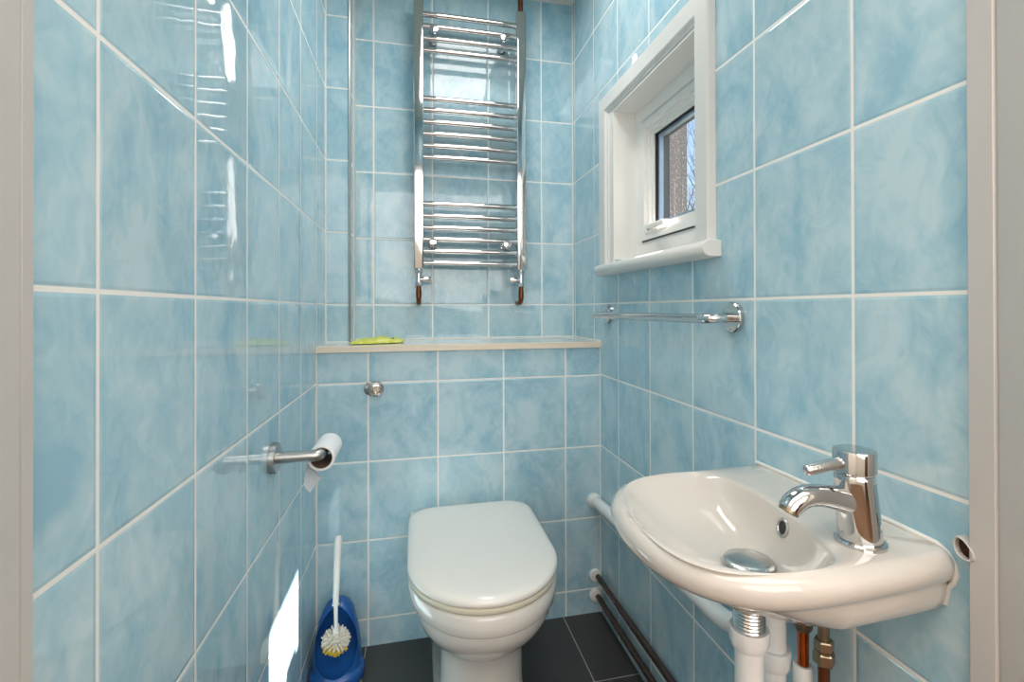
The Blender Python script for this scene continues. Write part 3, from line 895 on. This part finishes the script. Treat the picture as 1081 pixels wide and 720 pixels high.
part('collar_nut', collar((UX, UY, .488), (0, 0, -1), .0245, .030), M['plastic_pipe'], wt, 30)
bm = bmesh.new(); lathe(bm, (.5665, YB, .3655), (0, -1, 0), [(0, .0235), (.006, .0235), (.012, .0215), (.014, .018)], 32)
part('wall_collar', bm, M['plastic_pipe'], wt, 40)

def supply(x, y, z_nut, label, second):
    t_ = thing('copper_pipe', label, 'pipe', (x, y, 0))
    bm = bmesh.new()
    mat = M['copper'] if not second else M['copper_dull']
    tube(bm, [(x, y, .0), (x, y, z_nut - .004)], .0076, 20); part('pipe', bm, mat, t_, 50)
    bm = bmesh.new()
    if not second:
        hexnut(bm, (x, y, z_nut + .012), (0, 0, -1), .0120, .021, 8)
        lathe(bm, (x, y, z_nut + .03), (0, 0, -1), [(0, .0085), (.03, .0085)], 20)
        part('nut', bm, M['brass'], t_, 30)
        bm = bmesh.new(); lathe(bm, (x, y, .482), (0, 0, -1), [(0, .0115), (.003, .0130), (.030, .0135), (.034, .0115)], 28)
        part('push_fitting', bm, M['plastic_pipe'], t_, 35, label='white plastic push fitting')
    else:
        lathe(bm, (x, y, z_nut + .09), (0, 0, -1), [(0, .0072), (.085, .0072)], 16)
        hexnut(bm, (x, y, z_nut + .016), (0, 0, -1), .0125, .014, 6)
        lathe(bm, (x, y, z_nut + .002), (0, 0, -1), [(0, .0118), (.003, .0118)], 24)
        hexnut(bm, (x, y, z_nut), (0, 0, -1), .0138, .017, 6)
        part('nut', bm, M['brass'], t_, 30)
supply(.538, .597, .541, 'bright copper supply pipe under the basin, nearer the white trap', False)
supply(.543, .566, .521, 'brown tarnished copper pipe under the basin with a large brass nut', True)

# long white pipe boxed along the skirting, two dark pipes along the right wall
for z, label in ((.1205, 'upper of the two dark brown pipes running low along the right wall'), (.0560, 'lower of the two dark brown pipes running low along the right wall')):
    t_ = thing('heating_pipe', label, 'pipe', (.5765, YB, z))
    bm = bmesh.new(); tube(bm, [(.5765, YB, z), (.5775, .43, z + (.013 if z > .1 else .002))], .0088, 20); part('pipe', bm, M['brown_pipe'], t_, 50)
    bm = bmesh.new(); lathe(bm, (.5700, YB, z + .0015), (0, -1, 0), [(0, .0205), (.004, .0205), (.009, .0185), (.0105, .013)], 32)
    part('pipe_collar', bm, M['white_plastic'], t_, 40, label='round white pipe collar')

# ================================================================== CUT PIPE END BY THE JAMB
kp = thing('cut_pipe', 'white painted cut pipe end with a rusty hollow, by the right door frame', 'pipe', (DR, .42, .725))
def oval(x, s=1.0):
    pts = []
    for k in range(32):
        a = 2 * PI * k / 32
        c_, s_ = math.cos(a), math.sin(a)
        yy = .0118 * s * c_; zz = .0112 * s * s_ * (1.0 + .25 * c_) + .30 * yy
        pts.append(Vector((x + .10 * yy, .4150 + yy, .7260 + zz)))
    return pts
bm = bmesh.new()
loft(bm, [oval(.5912, 1.0), oval(.5805, 1.0), oval(.5788, .97), oval(.5783, .90), oval(.5792, .82), oval(.5895, .80)], True, True)
part('pipe_wall', bm, M['gloss_paint'], kp, 40)
bm = bmesh.new(); loft(bm, [oval(.5850, .81), oval(.5880, .60)])
part('rusty_socket', bm, M['rust'], kp, 60, label='rusty brown inside')

# ================================================================== LIGHT
w = bpy.data.worlds.new('World'); bpy.context.scene.world = w; w.use_nodes = True
nt = w.node_tree; nt.nodes.clear()
sky = nt.nodes.new('ShaderNodeTexSky'); sky.sky_type = 'NISHITA'
sky.sun_elevation = math.radians(49); sky.sun_disc = False
sky.sun_rotation = math.radians(93)
bg = nt.nodes.new('ShaderNodeBackground'); bg.inputs[1].default_value = 0.21
wo = nt.nodes.new('ShaderNodeOutputWorld'); nt.links.new(sky.outputs[0], bg.inputs[0]); nt.links.new(bg.outputs[0], wo.inputs[0])

sd = bpy.data.lights.new('Sun', 'SUN'); sd.energy = 26.0; sd.angle = math.radians(.6); sd.color = (1, .95, .88)
so = bpy.data.objects.new('Sun', sd); C.objects.link(so)
sunv = Vector((1, -.012, 1.142)).normalized()
so.rotation_euler = sunv.to_track_quat('Z', 'Y').to_euler()

def area(name, loc, target, sx, sy, power, col):
    ld = bpy.data.lights.new(name, 'AREA'); ld.shape = 'RECTANGLE'; ld.size = sx; ld.size_y = sy; ld.energy = power; ld.color = col
    lo = bpy.data.objects.new(name, ld); C.objects.link(lo); lo.location = loc
    lo.rotation_euler = (Vector(loc) - Vector(target)).to_track_quat('Z', 'Y').to_euler()
    return lo
area('hall lamp', (.2, -.285, 2.32), (.2, -.285, 0), 2.6, .87, 23, (1, .975, .94))  # added unseen area light, placed so the lintel hides its reflection
area('hall window light', (.25, -1.84, 1.35), (.15, 1.5, .75), 2.3, 1.9, 44, (1, .98, .96))  # added fill from the camera side to lift the lower back area; no window there
lc = area('ceiling lamp', (.22, 1.15, ZC - .03), (.22, 1.15, 0), .28, .66, 5.5, (1, .965, .92))

# ================================================================== CAMERA
f_, cy_, yaw, pit, rol, cxp = 519.3775, 324.4435, 13.0154, .2422, -.1255, 558.3081
t_, a_, b_ = map(math.radians, (yaw, pit, rol))
F0 = Vector((math.sin(t_), math.cos(t_), 0)); R0 = Vector((math.cos(t_), -math.sin(t_), 0)); K = Vector((0, 0, 1))
F = F0 * math.cos(a_) + K * math.sin(a_); U = -F0 * math.sin(a_) + K * math.cos(a_)
R = R0 * math.cos(b_) + U * math.sin(b_); V = -R0 * math.sin(b_) + U * math.cos(b_)
cd = bpy.data.cameras.new('Camera'); cam = bpy.data.objects.new('Camera', cd); C.objects.link(cam)
cam.matrix_world = Matrix(((R.x, V.x, -F.x, 0), (R.y, V.y, -F.y, 0), (R.z, V.z, -F.z, EYE), (0, 0, 0, 1)))
cd.sensor_fit = 'HORIZONTAL'; cd.sensor_width = 36; cd.lens = f_ / 1081 * 36
cd.shift_x = -(cxp - 540.5) / 1081; cd.shift_y = -(360 - cy_) / 1081
cd.clip_start = .02; cd.clip_end = 200
sc = bpy.context.scene; sc.camera = cam
sc.view_settings.view_transform = 'Standard'; sc.view_settings.look = 'None'
sc.view_settings.gamma = 1; sc.view_settings.exposure = 0.27; sc.view_settings.use_curve_mapping = False
sc.cycles.max_bounces = 12; sc.cycles.diffuse_bounces = 6; sc.cycles.glossy_bounces = 6; sc.cycles.caustics_reflective = False
